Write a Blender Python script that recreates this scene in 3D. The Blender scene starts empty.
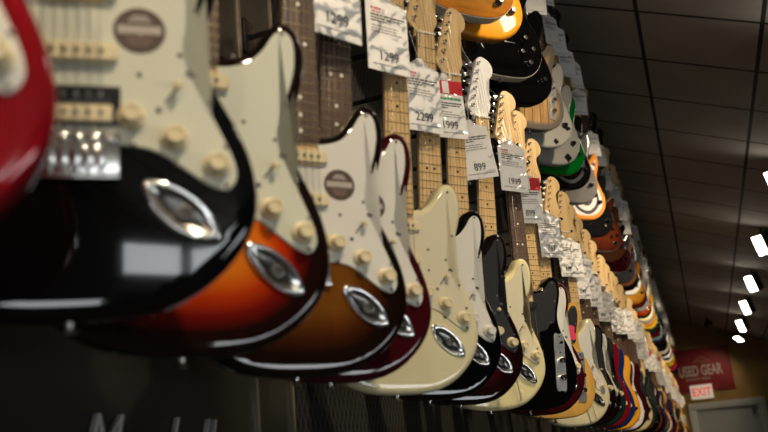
import bpy, bmesh, math, random
from mathutils import Vector, Matrix
from mathutils.geometry import delaunay_2d_cdt
random.seed(7)
scene = bpy.context.scene
COL = scene.collection
PI = math.pi
XL = -0.80
CZ = 1.35                                   # camera height above the shop floor

# ------------------------------------------------------------------ camera
cam_d = bpy.data.cameras.new('camera'); cam = bpy.data.objects.new('camera', cam_d); COL.objects.link(cam)
R_ = Vector((0.93837259, 0.33424742, -0.0879519)); D_ = Vector((-0.17273946, 0.23313841, -0.95697835)); F_ = Vector((-0.29936258, 0.91319502, 0.27650842))
m = Matrix((R_, -D_, -F_)).transposed().to_4x4(); m.translation = Vector((0, 0, CZ)); cam.matrix_world = m
cam_d.sensor_width = 36.0; cam_d.lens = 896.4 / 768 * 36.0
cam_d.clip_start = 0.02; cam_d.clip_end = 100
cam_d.dof.use_dof = True; cam_d.dof.focus_distance = 2.7; cam_d.dof.aperture_fstop = 4.4
scene.camera = cam

# ------------------------------------------------------------------ world, lights, exposure
w = bpy.data.worlds.new('world'); scene.world = w; w.use_nodes = True
w.node_tree.nodes['Background'].inputs[0].default_value = (1.0, 0.86, 0.66, 1)
w.node_tree.nodes['Background'].inputs[1].default_value = 0.05
scene.view_settings.view_transform = 'Standard'; scene.view_settings.look = 'None'
scene.view_settings.gamma = 1.0; scene.view_settings.use_curve_mapping = False
scene.view_settings.exposure = 1.1
SPOT_W = 62.0
PANEL_W = 3.6
WARM = (1.0, 0.80, 0.56)
SPOT_YS = [-2.2, 0.1, 2.4, 4.7, 7.0, 9.28, 11.56, 13.6, 15.75, 17.6]
def light_at(name, kind, loc, target, energy, color, **kw):
    l = bpy.data.lights.new(name, kind); l.energy = energy; l.color = color
    for k, v in kw.items(): setattr(l, k, v)
    o = bpy.data.objects.new(name, l); COL.objects.link(o); o.location = loc
    o.rotation_euler = (Vector(target) - Vector(loc)).to_track_quat('-Z', 'Y').to_euler()
    return o
for i, sy in enumerate(SPOT_YS):            # one lamp in front of each track head
    e = SPOT_W * (1.5 if sy < 17 else .5)
    light_at('track_light_lamp', 'SPOT', (0.74, sy - 0.05, CZ + 1.86), (-0.6, sy + 0.9, CZ + 0.0), e, WARM,
             spot_size=math.radians(104), spot_blend=0.9, shadow_soft_size=0.07)

# ------------------------------------------------------------------ node materials
def mat(name, color=(0.8, 0.8, 0.8), rough=0.5, metal=0.0, coat=0.0, spec=0.5, emit=None, es=1.0):
    M = bpy.data.materials.new(name); M.use_nodes = True
    b = M.node_tree.nodes['Principled BSDF']
    b.inputs['Base Color'].default_value = (*color, 1); b.inputs['Roughness'].default_value = rough
    b.inputs['Metallic'].default_value = metal; b.inputs['Coat Weight'].default_value = coat
    b.inputs['Coat Roughness'].default_value = 0.04; b.inputs['Specular IOR Level'].default_value = spec
    if emit: b.inputs['Emission Color'].default_value = (*emit, 1); b.inputs['Emission Strength'].default_value = es
    return M
class NT:
    def __init__(s, M): s.t = M.node_tree; s.b = s.t.nodes['Principled BSDF']
    def n(s, typ, **kw):
        x = s.t.nodes.new(typ)
        for k, v in kw.items():
            if k in x.inputs: x.inputs[k].default_value = v
            else: setattr(x, k, v)
        return x
    def l(s, a, b): s.t.links.new(a, b)
def ramp(nt, fac, stops, interp='LINEAR'):
    r = nt.n('ShaderNodeValToRGB'); r.color_ramp.interpolation = interp
    e = r.color_ramp.elements
    while len(e) > 1: e.remove(e[-1])
    e[0].position = stops[0][0]; e[0].color = (*stops[0][1], 1)
    for p, c in stops[1:]:
        x = e.new(p); x.color = (*c, 1)
    nt.l(fac, r.inputs[0]); return r.outputs[0]
def noise(nt, scale, detail=3, stretch=(1, 1, 1)):
    tc = nt.n('ShaderNodeTexCoord'); mp = nt.n('ShaderNodeMapping'); mp.inputs['Scale'].default_value = stretch
    nz = nt.n('ShaderNodeTexNoise'); nz.inputs['Scale'].default_value = scale; nz.inputs['Detail'].default_value = detail
    nt.l(tc.outputs['Object'], mp.inputs[0]); nt.l(mp.outputs[0], nz.inputs['Vector'])
    return nz.outputs[0]
def bump(nt, h, strength=0.2, dist=0.01):
    b = nt.n('ShaderNodeBump'); b.inputs['Strength'].default_value = strength; b.inputs['Distance'].default_value = dist
    nt.l(h, b.inputs['Height']); nt.l(b.outputs[0], nt.b.inputs['Normal'])

def mixcol(nt, fac, a, b):
    x = nt.n('ShaderNodeMix'); x.data_type = 'RGBA'
    if isinstance(fac, float): x.inputs[0].default_value = fac
    else: nt.l(fac, x.inputs[0])
    for i, c in ((6, a), (7, b)):
        if isinstance(c, tuple): x.inputs[i].default_value = (*c, 1)
        else: nt.l(c, x.inputs[i])
    return x.outputs[2]

def paint(name, color, metal=0.0, rough=0.18):
    return mat(name, color, rough, metal, coat=1.0, spec=0.0)
def burst(name, stops, figure=0.0, vein=None, rough=0.2):
    """lacquer whose colour runs from the rim (0) to the middle (1 = 9 cm inside)"""
    M = mat(name, (1, 1, 1), rough, 0, coat=1.0, spec=0.0); nt = NT(M)
    at = nt.n('ShaderNodeAttribute', attribute_name='edge')
    c = ramp(nt, at.outputs['Fac'], stops)
    if figure:
        nz = noise(nt, 9, 4, (1.0, 1, 7.0) if vein == 'cross' else (7, 1, 1.0))
        f = ramp(nt, nz, [(0.3, (1 - figure,) * 3), (0.7, (1.0, 1.0, 1.0))])
        x = nt.n('ShaderNodeMix'); x.data_type = 'RGBA'; x.blend_type = 'MULTIPLY'; x.inputs[0].default_value = 1.0
        nt.l(c, x.inputs[6]); nt.l(f, x.inputs[7]); c = x.outputs[2]
    nt.l(c, nt.b.inputs['Base Color']); return M
def wood(name, a, b, rough=0.35, coat=0.5, stretch=(18, 18, 1.2)):
    M = mat(name, a, rough, 0, coat=coat); nt = NT(M)
    nt.l(ramp(nt, noise(nt, 6, 5, stretch), [(0.3, a), (0.7, b)]), nt.b.inputs['Base Color']); return M

M = {}
M['chrome'] = mat('chrome', (0.80, 0.79, 0.76), 0.17, 1.0); M['satin_chrome'] = mat('satin_chrome', (0.85, 0.84, 0.80), 0.36, 1.0)
M['black_plastic'] = mat('black_plastic', (0.012, 0.012, 0.013), 0.25)
M['white_plastic'] = mat('white_plastic', (0.72, 0.70, 0.64), 0.3)
M['aged_plastic'] = mat('aged_cream_plastic', (0.72, 0.62, 0.38), 0.32)
M['mint_guard'] = mat('mint_pickguard', (0.62, 0.63, 0.51), 0.22, coat=0.4)
M['white_guard'] = mat('white_pickguard', (0.70, 0.69, 0.62), 0.22, coat=0.4)
M['cream_guard'] = mat('cream_pickguard', (0.68, 0.63, 0.45), 0.22, coat=0.4)
M['black_guard'] = mat('black_pickguard', (0.03, 0.032, 0.035), 0.22, coat=0.5)
M['dark_edge'] = mat('screw_steel', (0.12, 0.11, 0.10), 0.4, 0.8)
M['steel'] = mat('steel_wire', (0.70, 0.66, 0.58), 0.25, 1.0)
M['nickel'] = mat('fret_nickel', (0.85, 0.76, 0.52), 0.25, 1.0)
M['pearl'] = mat('pearl_dot', (0.75, 0.72, 0.64), 0.3)
M['black_dot'] = mat('black_dot', (0.02, 0.015, 0.01), 0.4)
M['bone'] = mat('bone_nut', (0.75, 0.70, 0.56), 0.4)
M['maple'] = wood('maple_neck_wood', (0.62, 0.41, 0.18), (0.75, 0.55, 0.28), 0.28, 0.8)
M['maple_board'] = wood('maple_fretboard_wood', (0.60, 0.40, 0.17), (0.72, 0.51, 0.25), 0.3, 0.8)
M['rosewood'] = wood('rosewood_fretboard_wood', (0.055, 0.030, 0.018), (0.12, 0.07, 0.045), 0.5, 0.1)
M['white_head'] = paint('white_headstock_lacquer', (0.80, 0.80, 0.78))
M['black_head'] = paint('black_headstock_lacquer', (0.01, 0.01, 0.011))
M['paper'] = mat('tag_paper', (0.92, 0.91, 0.88), 0.7)
M['ink'] = mat('tag_ink', (0.10, 0.10, 0.10), 0.7)
M['grey_ink'] = mat('tag_small_print', (0.34, 0.33, 0.32), 0.7)
M['red_ink'] = mat('tag_red_print', (0.62, 0.03, 0.04), 0.6)
M['pink_ink'] = mat('tag_pink_print', (0.60, 0.20, 0.20), 0.6)
M['green_ink'] = mat('tag_green_print', (0.10, 0.38, 0.22), 0.6)
M['sticker_dark'] = mat('sticker_dark', (0.10, 0.075, 0.06), 0.25, coat=0.5)
M['sticker_light'] = mat('sticker_print', (0.42, 0.38, 0.33), 0.3)
M['sticker_brown'] = mat('sticker_brown_print', (0.22, 0.14, 0.11), 0.3)
M['pink_sticker'] = mat('pink_sticker', (0.75, 0.06, 0.12), 0.4)
# clear crinkled plastic sleeve
def sleeve_mat():
    P = bpy.data.materials.new('clear_plastic_sleeve'); P.use_nodes = True; t = P.node_tree; t.nodes.clear()
    o = t.nodes.new('ShaderNodeOutputMaterial'); mx = t.nodes.new('ShaderNodeMixShader'); tr = t.nodes.new('ShaderNodeBsdfTransparent')
    gl = t.nodes.new('ShaderNodeBsdfGlossy'); gl.inputs['Roughness'].default_value = 0.10
    fr = t.nodes.new('ShaderNodeFresnel'); fr.inputs['IOR'].default_value = 1.55
    tc = t.nodes.new('ShaderNodeTexCoord'); nz = t.nodes.new('ShaderNodeTexNoise'); nz.inputs['Scale'].default_value = 26
    nz.inputs['Detail'].default_value = 0.8; nz.inputs['Distortion'].default_value = 0.8
    bp = t.nodes.new('ShaderNodeBump'); bp.inputs['Strength'].default_value = 0.55; bp.inputs['Distance'].default_value = 0.02
    tr.inputs[0].default_value = (0.98, 0.98, 0.97, 1)
    ad = t.nodes.new('ShaderNodeMath'); ad.operation = 'MULTIPLY_ADD'; ad.inputs[1].default_value = 0.9; ad.inputs[2].default_value = 0.0
    l = t.links.new
    l(tc.outputs['Object'], nz.inputs['Vector']); l(nz.outputs[0], bp.inputs['Height']); l(bp.outputs[0], gl.inputs['Normal']); l(bp.outputs[0], fr.inputs['Normal'])
    l(fr.outputs[0], ad.inputs[0]); l(ad.outputs[0], mx.inputs[0]); l(tr.outputs[0], mx.inputs[1]); l(gl.outputs[0], mx.inputs[2]); l(mx.outputs[0], o.inputs[0])
    return P
M['sleeve'] = sleeve_mat()

# ------------------------------------------------------------------ object helpers
ONES = ['first', 'second', 'third', 'fourth', 'fifth', 'sixth', 'seventh', 'eighth', 'ninth', 'tenth', 'eleventh', 'twelfth', 'thirteenth', 'fourteenth', 'fifteenth', 'sixteenth', 'seventeenth', 'eighteenth', 'nineteenth']
def ordinal(n):
    if n <= 19: return ONES[n - 1]
    t = {2: 'twent', 3: 'thirt', 4: 'fort', 5: 'fift', 6: 'sixt'}[n // 10]
    return t + 'ieth' if n % 10 == 0 else t + 'y-' + ONES[n % 10 - 1]
def link(name, me, parent=None, loc=None, rot=None):
    o = bpy.data.objects.new(name, me); COL.objects.link(o)
    if parent: o.parent = parent
    if loc is not None: o.location = loc
    if rot is not None: o.rotation_euler = rot
    return o
def tag(o, label, cat, group=None, kind=None):
    if label: o['label'] = label
    if cat: o['category'] = cat
    if group: o['group'] = group
    if kind: o['kind'] = kind
    return o
def finish(bm, name, mats, smooth=40):
    me = bpy.data.meshes.new(name)
    bmesh.ops.recalc_face_normals(bm, faces=bm.faces[:])
    bm.to_mesh(me); bm.free()
    for x in (mats if isinstance(mats, (list, tuple)) else [mats]): me.materials.append(x)
    if smooth is not None:
        for p in me.polygons: p.use_smooth = True
        me.set_sharp_from_angle(angle=math.radians(smooth))
    return me
_var = {}
def recol(me, *mats):
    """same shape in another finish"""
    k = (me.name,) + tuple(x.name for x in mats)
    if k not in _var:
        c = me.copy()
        for i, x in enumerate(mats): c.materials[i] = x
        _var[k] = c
    return _var[k]
def box(bm, x0, x1, y0, y1, z0, z1, mi=0, bev=0.0):
    r = bmesh.ops.create_cube(bm, size=1.0); vs = r['verts']
    for v in vs: v.co = Vector(((x0 + x1) / 2 + v.co.x * (x1 - x0), (y0 + y1) / 2 + v.co.y * (y1 - y0), (z0 + z1) / 2 + v.co.z * (z1 - z0)))
    fs = {f for v in vs for f in v.link_faces}
    for f in fs: f.material_index = mi
    if bev:
        es = list({e for v in vs for e in v.link_edges})
        bmesh.ops.bevel(bm, geom=es, offset=bev, segments=2, affect='EDGES', profile=0.7, material=-1)
def tube(bm, a, b, r, seg=10, mi=0, r2=None):
    a = Vector(a); b = Vector(b); d = b - a
    q = d.to_track_quat('Z', 'Y').to_matrix().to_4x4(); q.translation = (a + b) / 2
    res = bmesh.ops.create_cone(bm, cap_ends=True, segments=seg, radius1=r, radius2=r if r2 is None else r2, depth=d.length, matrix=q)
    for f in {f for v in res['verts'] for f in v.link_faces}: f.material_index = mi
def path(bm, pts, r, seg=6, mi=0):
    pts = [Vector(p) for p in pts]; rings = []
    for i, p in enumerate(pts):
        d = (pts[min(i + 1, len(pts) - 1)] - pts[max(i - 1, 0)]).normalized()
        q = d.to_track_quat('Z', 'Y').to_matrix()
        rings.append([bm.verts.new(p + q @ Vector((math.cos(t) * r, math.sin(t) * r, 0))) for t in [2 * PI * k / seg for k in range(seg)]])
    for a, b in zip(rings, rings[1:]):
        for k in range(seg):
            f = bm.faces.new((a[k], a[(k + 1) % seg], b[(k + 1) % seg], b[k])); f.material_index = mi
    bm.faces.new(rings[0][::-1]).material_index = mi; bm.faces.new(rings[-1]).material_index = mi
def lathe(bm, prof, c, axis='Y', seg=20, mi=0):
    """prof: (radius, height) along -Y (towards the player) or along Z"""
    c = Vector(c); rings = []
    for r, h in prof:
        rg = []
        for k in range(seg):
            t = 2 * PI * k / seg
            p = Vector((r * math.cos(t), -h, r * math.sin(t))) if axis == 'Y' else Vector((r * math.cos(t), r * math.sin(t), h))
            rg.append(bm.verts.new(c + p))
        rings.append(rg)
    for a, b in zip(rings, rings[1:]):
        for k in range(seg): bm.faces.new((a[k], a[(k + 1) % seg], b[(k + 1) % seg], b[k])).material_index = mi
    bm.faces.new(rings[0][::-1]).material_index = mi; bm.faces.new(rings[-1]).material_index = mi
def catmull(pts, n=4):
    out = []; N = len(pts)
    for i in range(N):
        p0, p1, p2, p3 = (Vector(pts[(i + k) % N]) for k in (-1, 0, 1, 2))
        for k in range(n):
            t = k / n
            out.append(0.5 * ((2 * p1) + (-p0 + p2) * t + (2 * p0 - 5 * p1 + 4 * p2 - p3) * t * t + (-p0 + 3 * p1 - 3 * p2 + p3) * t ** 3))
    return out
def mm(pts): return [(x / 1000, z / 1000) for x, z in pts]
def area2(o): return sum(o[i][0] * o[(i + 1) % len(o)][1] - o[(i + 1) % len(o)][0] * o[i][1] for i in range(len(o)))
def inset(o, d):
    N = len(o); s = 1 if area2(o) > 0 else -1; out = []
    for i in range(N):
        a = (Vector(o[(i + 1) % N]) - Vector(o[(i - 1) % N])).normalized()
        out.append(Vector(o[i]) + Vector((-a.y, a.x)) * s * d)
    return out
def prism(bm, o, rings, mi=0, mi_side=None):
    """closed outline o in (x,z); rings = [(inset, y)] from front to back, capped by n-gons"""
    R = [[bm.verts.new((p[0], y, p[1])) for p in (inset(o, d) if d else o)] for d, y in rings]
    N = len(o)
    for a, b in zip(R, R[1:]):
        for k in range(N):
            bm.faces.new((a[k], a[(k + 1) % N], b[(k + 1) % N], b[k])).material_index = mi if mi_side is None else mi_side
    for rg in (R[0], R[-1]):
        f = bm.faces.new(rg); f.material_index = mi
        bmesh.ops.triangulate(bm, faces=[f])

def dist_poly(p, o):
    best = 1e9
    for i in range(len(o)):
        a = o[i]; b = o[(i + 1) % len(o)]
        abx, aby = b[0] - a[0], b[1] - a[1]; apx, apy = p[0] - a[0], p[1] - a[1]
        L = abx * abx + aby * aby; t = max(0, min(1, (apx * abx + apy * aby) / L)) if L else 0
        dx, dy = apx - t * abx, apy - t * aby; q = dx * dx + dy * dy
        if q < best: best = q
    return math.sqrt(best)

# ------------------------------------------------------------------ guitar shapes (x right, z up the neck from the strap button, front towards -y)
STRAT = catmull(mm([(0,0),(45,2),(85,11),(120,32),(148,64),(162,102),(159,142),(147,178),(132,208),(119,236),(114,262),(118,288),(126,312),(132,338),(134,364),
    (129,388),(117,403),(102,402),(91,388),(80,369),(62,353),(40,346),(16,345),(-16,350),(-40,357),(-58,370),(-72,394),(-86,424),(-101,450),(-120,461),(-135,451),(-141,424),
    (-138,388),(-131,350),(-123,312),(-116,280),(-116,252),(-124,224),(-139,194),(-154,158),(-160,118),(-155,80),(-137,46),(-110,22),(-77,8),(-40,1)]), 3)
TELE = catmull(mm([(0,0),(45,2),(90,9),(128,30),(152,64),(161,104),(156,146),(142,184),(126,215),(116,244),(114,270),(119,296),(127,322),(132,348),(130,374),
    (118,391),(102,391),(90,377),(77,359),(60,350),(38,347),(12,347),(-20,349),(-34,362),(-45,388),(-64,400),(-92,399),(-118,386),(-134,360),(-137,328),(-130,296),(-119,268),
    (-113,242),(-120,214),(-136,184),(-153,148),(-161,106),(-153,64),(-128,30),(-90,9),(-45,2)]), 3)
SINGLE = catmull(mm([(0,0),(45,2),(90,9),(128,30),(155,66),(167,110),(162,156),(144,196),(122,226),(108,252),(105,278),(114,306),(127,330),(136,352),(132,372),
    (116,380),(98,370),(80,352),(58,344),(36,347),(12,352),(-20,358),(-36,378),(-54,400),(-84,408),(-114,398),(-132,370),(-136,338),(-126,302),(-112,270),(-107,246),
    (-118,220),(-142,190),(-163,150),(-167,106),(-156,66),(-128,30),(-90,9),(-45,2)]), 3)

def body_mesh(name, o, th=0.022, r=0.013, arch=0.0, band=False):
    bm = bmesh.new(); rings = []
    for k in range(6):
        a = k / 5 * PI / 2; rings.append((r * (1 - math.sin(a)), -th + r * (1 - math.cos(a))))
    for k in range(6):
        a = k / 5 * PI / 2; rings.append((r * (1 - math.cos(a)), th - r * (1 - math.sin(a))))
    Rv = [[bm.verts.new((p.x, y, p.y)) for p in (inset(o, d) if d > 1e-7 else [Vector(q) for q in o])] for d, y in rings]
    N = len(o); side = []
    for ri, (a, b) in enumerate(zip(Rv, Rv[1:])):
        for k in range(N):
            f = bm.faces.new((a[k], a[(k + 1) % N], b[(k + 1) % N], b[k]))
            if band and ri in (2, 3, 4, 5): f.material_index = 1
    inner = inset(o, r); pts = [Vector(p) for p in inner]; s = 0.008
    xs = [p.x for p in o]; zs = [p.y for p in o]
    poly = [(p.x, p.y) for p in inner]
    def inside(x, z):
        c = False
        for i in range(N):
            x1, z1 = poly[i]; x2, z2 = poly[(i + 1) % N]
            if (z1 > z) != (z2 > z) and x < (x2 - x1) * (z - z1) / (z2 - z1) + x1: c = not c
        return c
    z = min(zs)
    while z < max(zs):
        x = min(xs)
        while x < max(xs):
            if inside(x, z) and dist_poly((x, z), poly) > 0.004: pts.append(Vector((x, z)))
            x += s
        z += s
    vs, es, fs, *_ = delaunay_2d_cdt(pts, [(i, (i + 1) % N) for i in range(N)], [], 1, 1e-6)
    nv = [bm.verts.new((v.x, -th, v.y)) for v in vs]
    for f in fs:
        try: bm.faces.new([nv[i] for i in f])
        except ValueError: pass
    bm.faces.new([v for v in Rv[-1]])
    bmesh.ops.remove_doubles(bm, verts=bm.verts[:], dist=2e-5)
    op = [(p[0], p[1]) for p in o]; ed = {}
    lay = bm.verts.layers.float.new('edge')
    for v in bm.verts:
        d = 0.0 if v.co.y > -0.004 else dist_poly((v.co.x, v.co.z), op)
        v[lay] = min(1.0, d / 0.09)
        if arch and v.co.y < -th + 1e-4:
            t = min(1, max(0, (d - r) / 0.07)); v.co.y -= arch * t * t * (3 - 2 * t)
    return finish(bm, name, [M['white_plastic'], M['bone']] if band else [M['white_plastic']], 50)
BODY = {'strat': body_mesh('strat_body', inset(STRAT, -.003), r=.0125), 'tele': body_mesh('tele_body', TELE, r=0.006),
        'single': body_mesh('single_body', SINGLE, th=0.024, r=0.006, arch=0.012, band=True)}

SG = catmull(mm([(27,339),(46,342),(64,350),(80,368),(92,388),(103,396),(114,395),(123,384),(126,362),(124,338),(117,310),(109,284),(104,262),(107,240),(119,212),(135,178),(148,146),
    (149,126),(138,113),(120,117),(98,132),(74,149),(48,155),(20,156),(-20,160),(-44,166),(-62,182),(-84,204),(-99,228),(-106,256),(-108,284),(-114,314),(-121,350),(-126,390),(-127,424),(-119,447),(-107,443),
    (-94,421),(-80,393),(-65,368),(-48,352),(-27,341)]), 3)
TG = catmull(mm([(27,338),(46,341),(66,347),(82,362),(96,378),(112,380),(120,366),(121,346),(116,318),(108,292),(104,268),(98,250),(82,244),(74,232),(60,226),(46,222),(40,212),
    (10,208),(-20,208),(-46,214),(-78,222),(-102,240),(-112,262),(-119,292),(-126,326),(-124,354),(-110,376),(-90,388),(-68,389),(-52,380),(-42,358),(-27,341)]), 3)
def plate(name, o, y0, y1, mats, bev=0.0012, smooth=40):
    bm = bmesh.new(); prism(bm, o, [(bev, y0), (0, y0 + bev), (0, y1)]); return finish(bm, name, mats, smooth)
GUARD = {'strat': plate('strat_pickguard', inset(SG, .0045), -0.0247, -0.0215, [M['white_guard']]),
         'tele': plate('tele_pickguard', inset(TG, .002), -0.0247, -0.0215, [M['black_guard']])}
bm = bmesh.new(); lathe(bm, [(0.0026, 0), (0.0026, 0.0009), (0.0012, 0.0016)], (0, 0, 0), seg=8); SCREW = finish(bm, 'screw', [M['dark_edge']])
SCREWS = {'strat': mm([(110,388),(116,300),(100,252),(112,232),(128,204),(142,160),(141,122),(94,142),(56,160),(-90,216),(-102,262),(-112,340),(-118,436),(-62,362),(50,349),(62,230),(62,270)]),
          'tele': mm([(108,372),(110,316),(88,252),(-104,246),(-118,330),(-80,380),(46,346)])}

def neck_mesh():
    """maple neck with the six-in-line headstock"""
    bm = bmesh.new(); rings = []
    for z, wd, dp in [(0.300, .0285, .030), (0.345, .0282, .028), (0.372, .0278, .022), (0.41, .0272, .017), (0.55, .0250, .0165), (0.72, .0223, .0155), (0.775, .0212, .0150), (0.80, .0210, .0145)]:
        rg = []
        for k in range(11):
            t = PI * k / 10
            rg.append(bm.verts.new((math.cos(t) * wd, -0.028 + math.sin(t) ** 0.8 * dp, z)))
        rings.append(rg)
    for a, b in zip(rings, rings[1:]):
        for k in range(10): bm.faces.new((a[k], a[k + 1], b[k + 1], b[k]))
        bm.faces.new((a[10], a[0], b[0], b[10]))
    bm.faces.new(rings[0][::-1]); bm.faces.new(rings[-1])
    hs = catmull(mm([(21,790),(22,804),(25,814),(30,824),(33,836),(31,852),(26,872),(23,892),(24,908),(33,918),(43,930),(46,948),(40,966),(27,978),(10,983),(-3,976),
                     (-10,960),(-19,925),(-29,885),(-37,852),(-41,836),(-38,822),(-28,812),(-22,803),(-21,790)]), 3)
    prism(bm, hs, [(0.0015, -0.0265), (0, -0.025), (0, -0.0140), (0.0015, -0.0125)])
    return finish(bm, 'neck', [M['maple']], 45)
NECK = neck_mesh()
def board_mesh():
    bm = bmesh.new()
    o = [(-.0282, .335), (.0282, .335), (.021, .797), (-.021, .797)]
    prism(bm, o, [(0.0012, -0.0345), (0, -0.0335), (0, -0.0278)]); return finish(bm, 'fretboard', [M['rosewood']], 30)
BOARD = board_mesh()
def fret_z(n): return 0.151 + 0.648 * 2 ** (-n / 12)
bm = bmesh.new(); tube(bm, (-1, 0, 0), (1, 0, 0), 0.0011, 6); FRET = finish(bm, 'fret_wire', [M['nickel']])
def fret_xf(n):
    z = fret_z(n); return z, .0282 - .0072 * (z - .335) / .462
bm = bmesh.new(); lathe(bm, [(0.0032, 0), (0.0032, 0.0003)], (0, 0, 0), seg=10); DOT = finish(bm, 'position_marker', [M['pearl']])
DOT_P = [((x, (fret_z(n) + fret_z(n - 1)) / 2)) for n in (3, 5, 7, 9, 12, 15, 17, 19, 21) for x in ((-.009, .009) if n == 12 else (0,))]
bm = bmesh.new(); box(bm, -.0213, .0213, -.0375, -.028, .796, .801, bev=.0006); NUT = finish(bm, 'nut', [M['bone']])
def tuner_mesh():
    bm = bmesh.new()
    lathe(bm, [(0.005, 0), (0.005, 0.002), (0.0032, 0.003), (0.003, 0.010), (0.0034, 0.0115)], (0, -0.026, 0), seg=12)
    box(bm, -.020, .006, -.0125, -.004, -.008, .008, bev=.002)
    tube(bm, (-.018, -.008, 0), (-.029, -.008, 0), .002, 8)
    o = catmull([(-.028, .002), (-.032, .0085), (-.040, .0095), (-.045, .0055), (-.046, 0), (-.045, -.0055), (-.040, -.0095), (-.032, -.0085), (-.028, -.002)], 2)
    prism(bm, o, [(.0012, -.011), (0, -.0095), (0, -.0065), (.0012, -.005)], mi=1)
    return finish(bm, 'tuner', [M['chrome'], M['chrome']])
TUNER = tuner_mesh()
TUN_P = [(-.0265 + .0048 * k * 1.02, .832 + .0258 * k) for k in range(6)]
def string_mesh(k, zt=0.800, ybr=-0.0375):
    bm = bmesh.new(); xb = (-.0262 + k * .0105); xn = (-.0175 + k * .007); tx, tz = TUN_P[k]
    path(bm, [(xb, ybr, .149), (xn, -.0378, .799), (tx + .003, -.031, tz)], .0006 - .00006 * k, 5)
    return finish(bm, 'string', [M['steel']])
STRINGS = [string_mesh(k) for k in range(6)]
def sc_pickup():
    bm = bmesh.new(); o = catmull([(-.040, -.006), (-.036, -.0088), (0, -.0092), (.036, -.0088), (.040, -.006), (.0415, 0), (.040, .006), (.036, .0088), (0, .0092), (-.036, .0088), (-.040, .006), (-.0415, 0)], 3)
    prism(bm, o, [(.0016, -.0325), (0, -.031), (0, -.0240)]); return finish(bm, 'pickup_cover', [M['aged_plastic']])
SC = sc_pickup()
bm = bmesh.new(); lathe(bm, [(.0024, 0), (.0024, .0012)], (0, 0, 0), seg=10); POLE = finish(bm, 'pole_piece', [M['dark_edge']])
bm = bmesh.new(); box(bm, -.043, .043, -.028, -.024, -.019, .019, bev=.0015); HUMFRAME = finish(bm, 'pickup_frame', [M['black_plastic']])
bm = bmesh.new(); box(bm, -.036, .036, -.033, -.026, -.0079, .0079, bev=.002); COIL = finish(bm, 'coil', [M['black_plastic']])
def bridge_mesh():
    bm = bmesh.new(); box(bm, -.042, .042, -.0265, -.021, .128, .170, bev=.001)
    box(bm, -.042, .042, -.031, -.0255, .126, .1295, bev=.0008)
    for k in range(6):
        lathe(bm, [(.004, 0), (.004, .001), (.002, .002)], (-.035 + .014 * k, -.0262, .165), seg=8)
    return finish(bm, 'bridge_plate', [M['chrome']])
BRIDGE = bridge_mesh()
bm = bmesh.new(); box(bm, -.0048, .0048, -.0345, -.0265, .137, .157, bev=.0022); tube(bm, (0, -.030, .137), (0, -.030, .129), .0014, 6)
SADDLE = finish(bm, 'saddle', [M['chrome']])
def knob_mesh():
    bm = bmesh.new(); prof = [(.0125, 0), (.0128, .003), (.0122, .0042), (.0096, .0055), (.0092, .0165), (.0082, .018), (.0060, .0182), (.0056, .0172), (.0010, .0172)]
    lathe(bm, prof, (0, -.0245, 0), seg=24)
    return finish(bm, 'knob', [M['aged_plastic']], 35)
KNOB = knob_mesh()
bm = bmesh.new(); lathe(bm, [(.0095, 0), (.0098, .002), (.0095, .013), (.008, .0155), (.001, .0162)], (0, -.0255, 0), seg=20); METALKNOB = finish(bm, 'metal_knob', [M['chrome']], 35)
def switch_mesh():
    bm = bmesh.new(); box(bm, -.0012, .0012, -.0250, -.0243, -.013, .013, mi=1)
    tube(bm, (0, -.0245, .002), (0, -.031, .005), .0016, 6, mi=1); lathe(bm, [(.0018, 0), (.0042, .002), (.0045, .006), (.003, .008)], (0, -.030, .005), seg=10)
    for z in (-.0235, .0235): lathe(bm, [(.003, 0), (.0028, .0015)], (0, -.0244, z), seg=8, mi=1)
    return finish(bm, 'pickup_switch', [M['aged_plastic'], M['dark_edge']])
SWITCH = switch_mesh()
def jack_mesh():
    """boat-shaped chrome dish with the socket sunk in it"""
    bm = bmesh.new(); n = 32; rings = []
    for s, y in [(1.0, -.0218), (1.0, -.0245), (.96, -.0265), (.80, -.0268), (.74, -.0258), (.62, -.0236), (.40, -.0228), (.2, -.0227)]:
        rg = []
        for k in range(n):
            t = 2 * PI * k / n; a, b = .0440, .0175
            x = math.cos(t) * a * s; z = math.copysign(abs(math.sin(t)) ** 1.25, math.sin(t)) * b * (s if s > .9 else s * .92 + .02)
            rg.append(bm.verts.new((x, y, z)))
        rings.append(rg)
    for ri, (a, b) in enumerate(zip(rings, rings[1:])):
        for k in range(n): bm.faces.new((a[k], a[(k + 1) % n], b[(k + 1) % n], b[k])).material_index = 1 if ri > 4 else 0
    bm.faces.new(rings[-1]).material_index = 1
    return finish(bm, 'jack_plate', [M['chrome'], mat('dish_dark_reflection', (.16, .155, .15), .22, 1.0)], 60)  # dark reflection painted into the dish colour, which is really plain chrome
JACK = jack_mesh()
bm = bmesh.new(); lathe(bm, [(.0075, 0), (.0078, .0030), (.0055, .0036), (.0045, .0036), (.0040, .0006)], (.004, -.0226, 0), seg=14); SOCKET = finish(bm, 'jack_socket', [M['dark_edge']])
bm = bmesh.new(); lathe(bm, [(.0062, -.0125), (.0075, -.0105), (.0040, -.008), (.0035, -.002), (.0055, .0005), (.0055, .0015)], (0, 0, 0), axis='Z', seg=14); BUTTON = finish(bm, 'strap_button', [M['chrome']])
bm = bmesh.new(); path(bm, [(.030, -.028, .140), (.034, -.045, .136), (.040, -.050, .11), (.052, -.052, .06), (.060, -.052, .02)], .0028, 8); lathe(bm, [(.004, 0), (.005, .01), (.005, .022), (.003, .026)], (.0595, -.052, .022), axis='Z', seg=10)
TREM = finish(bm, 'tremolo_arm', [M['aged_plastic']])
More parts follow.
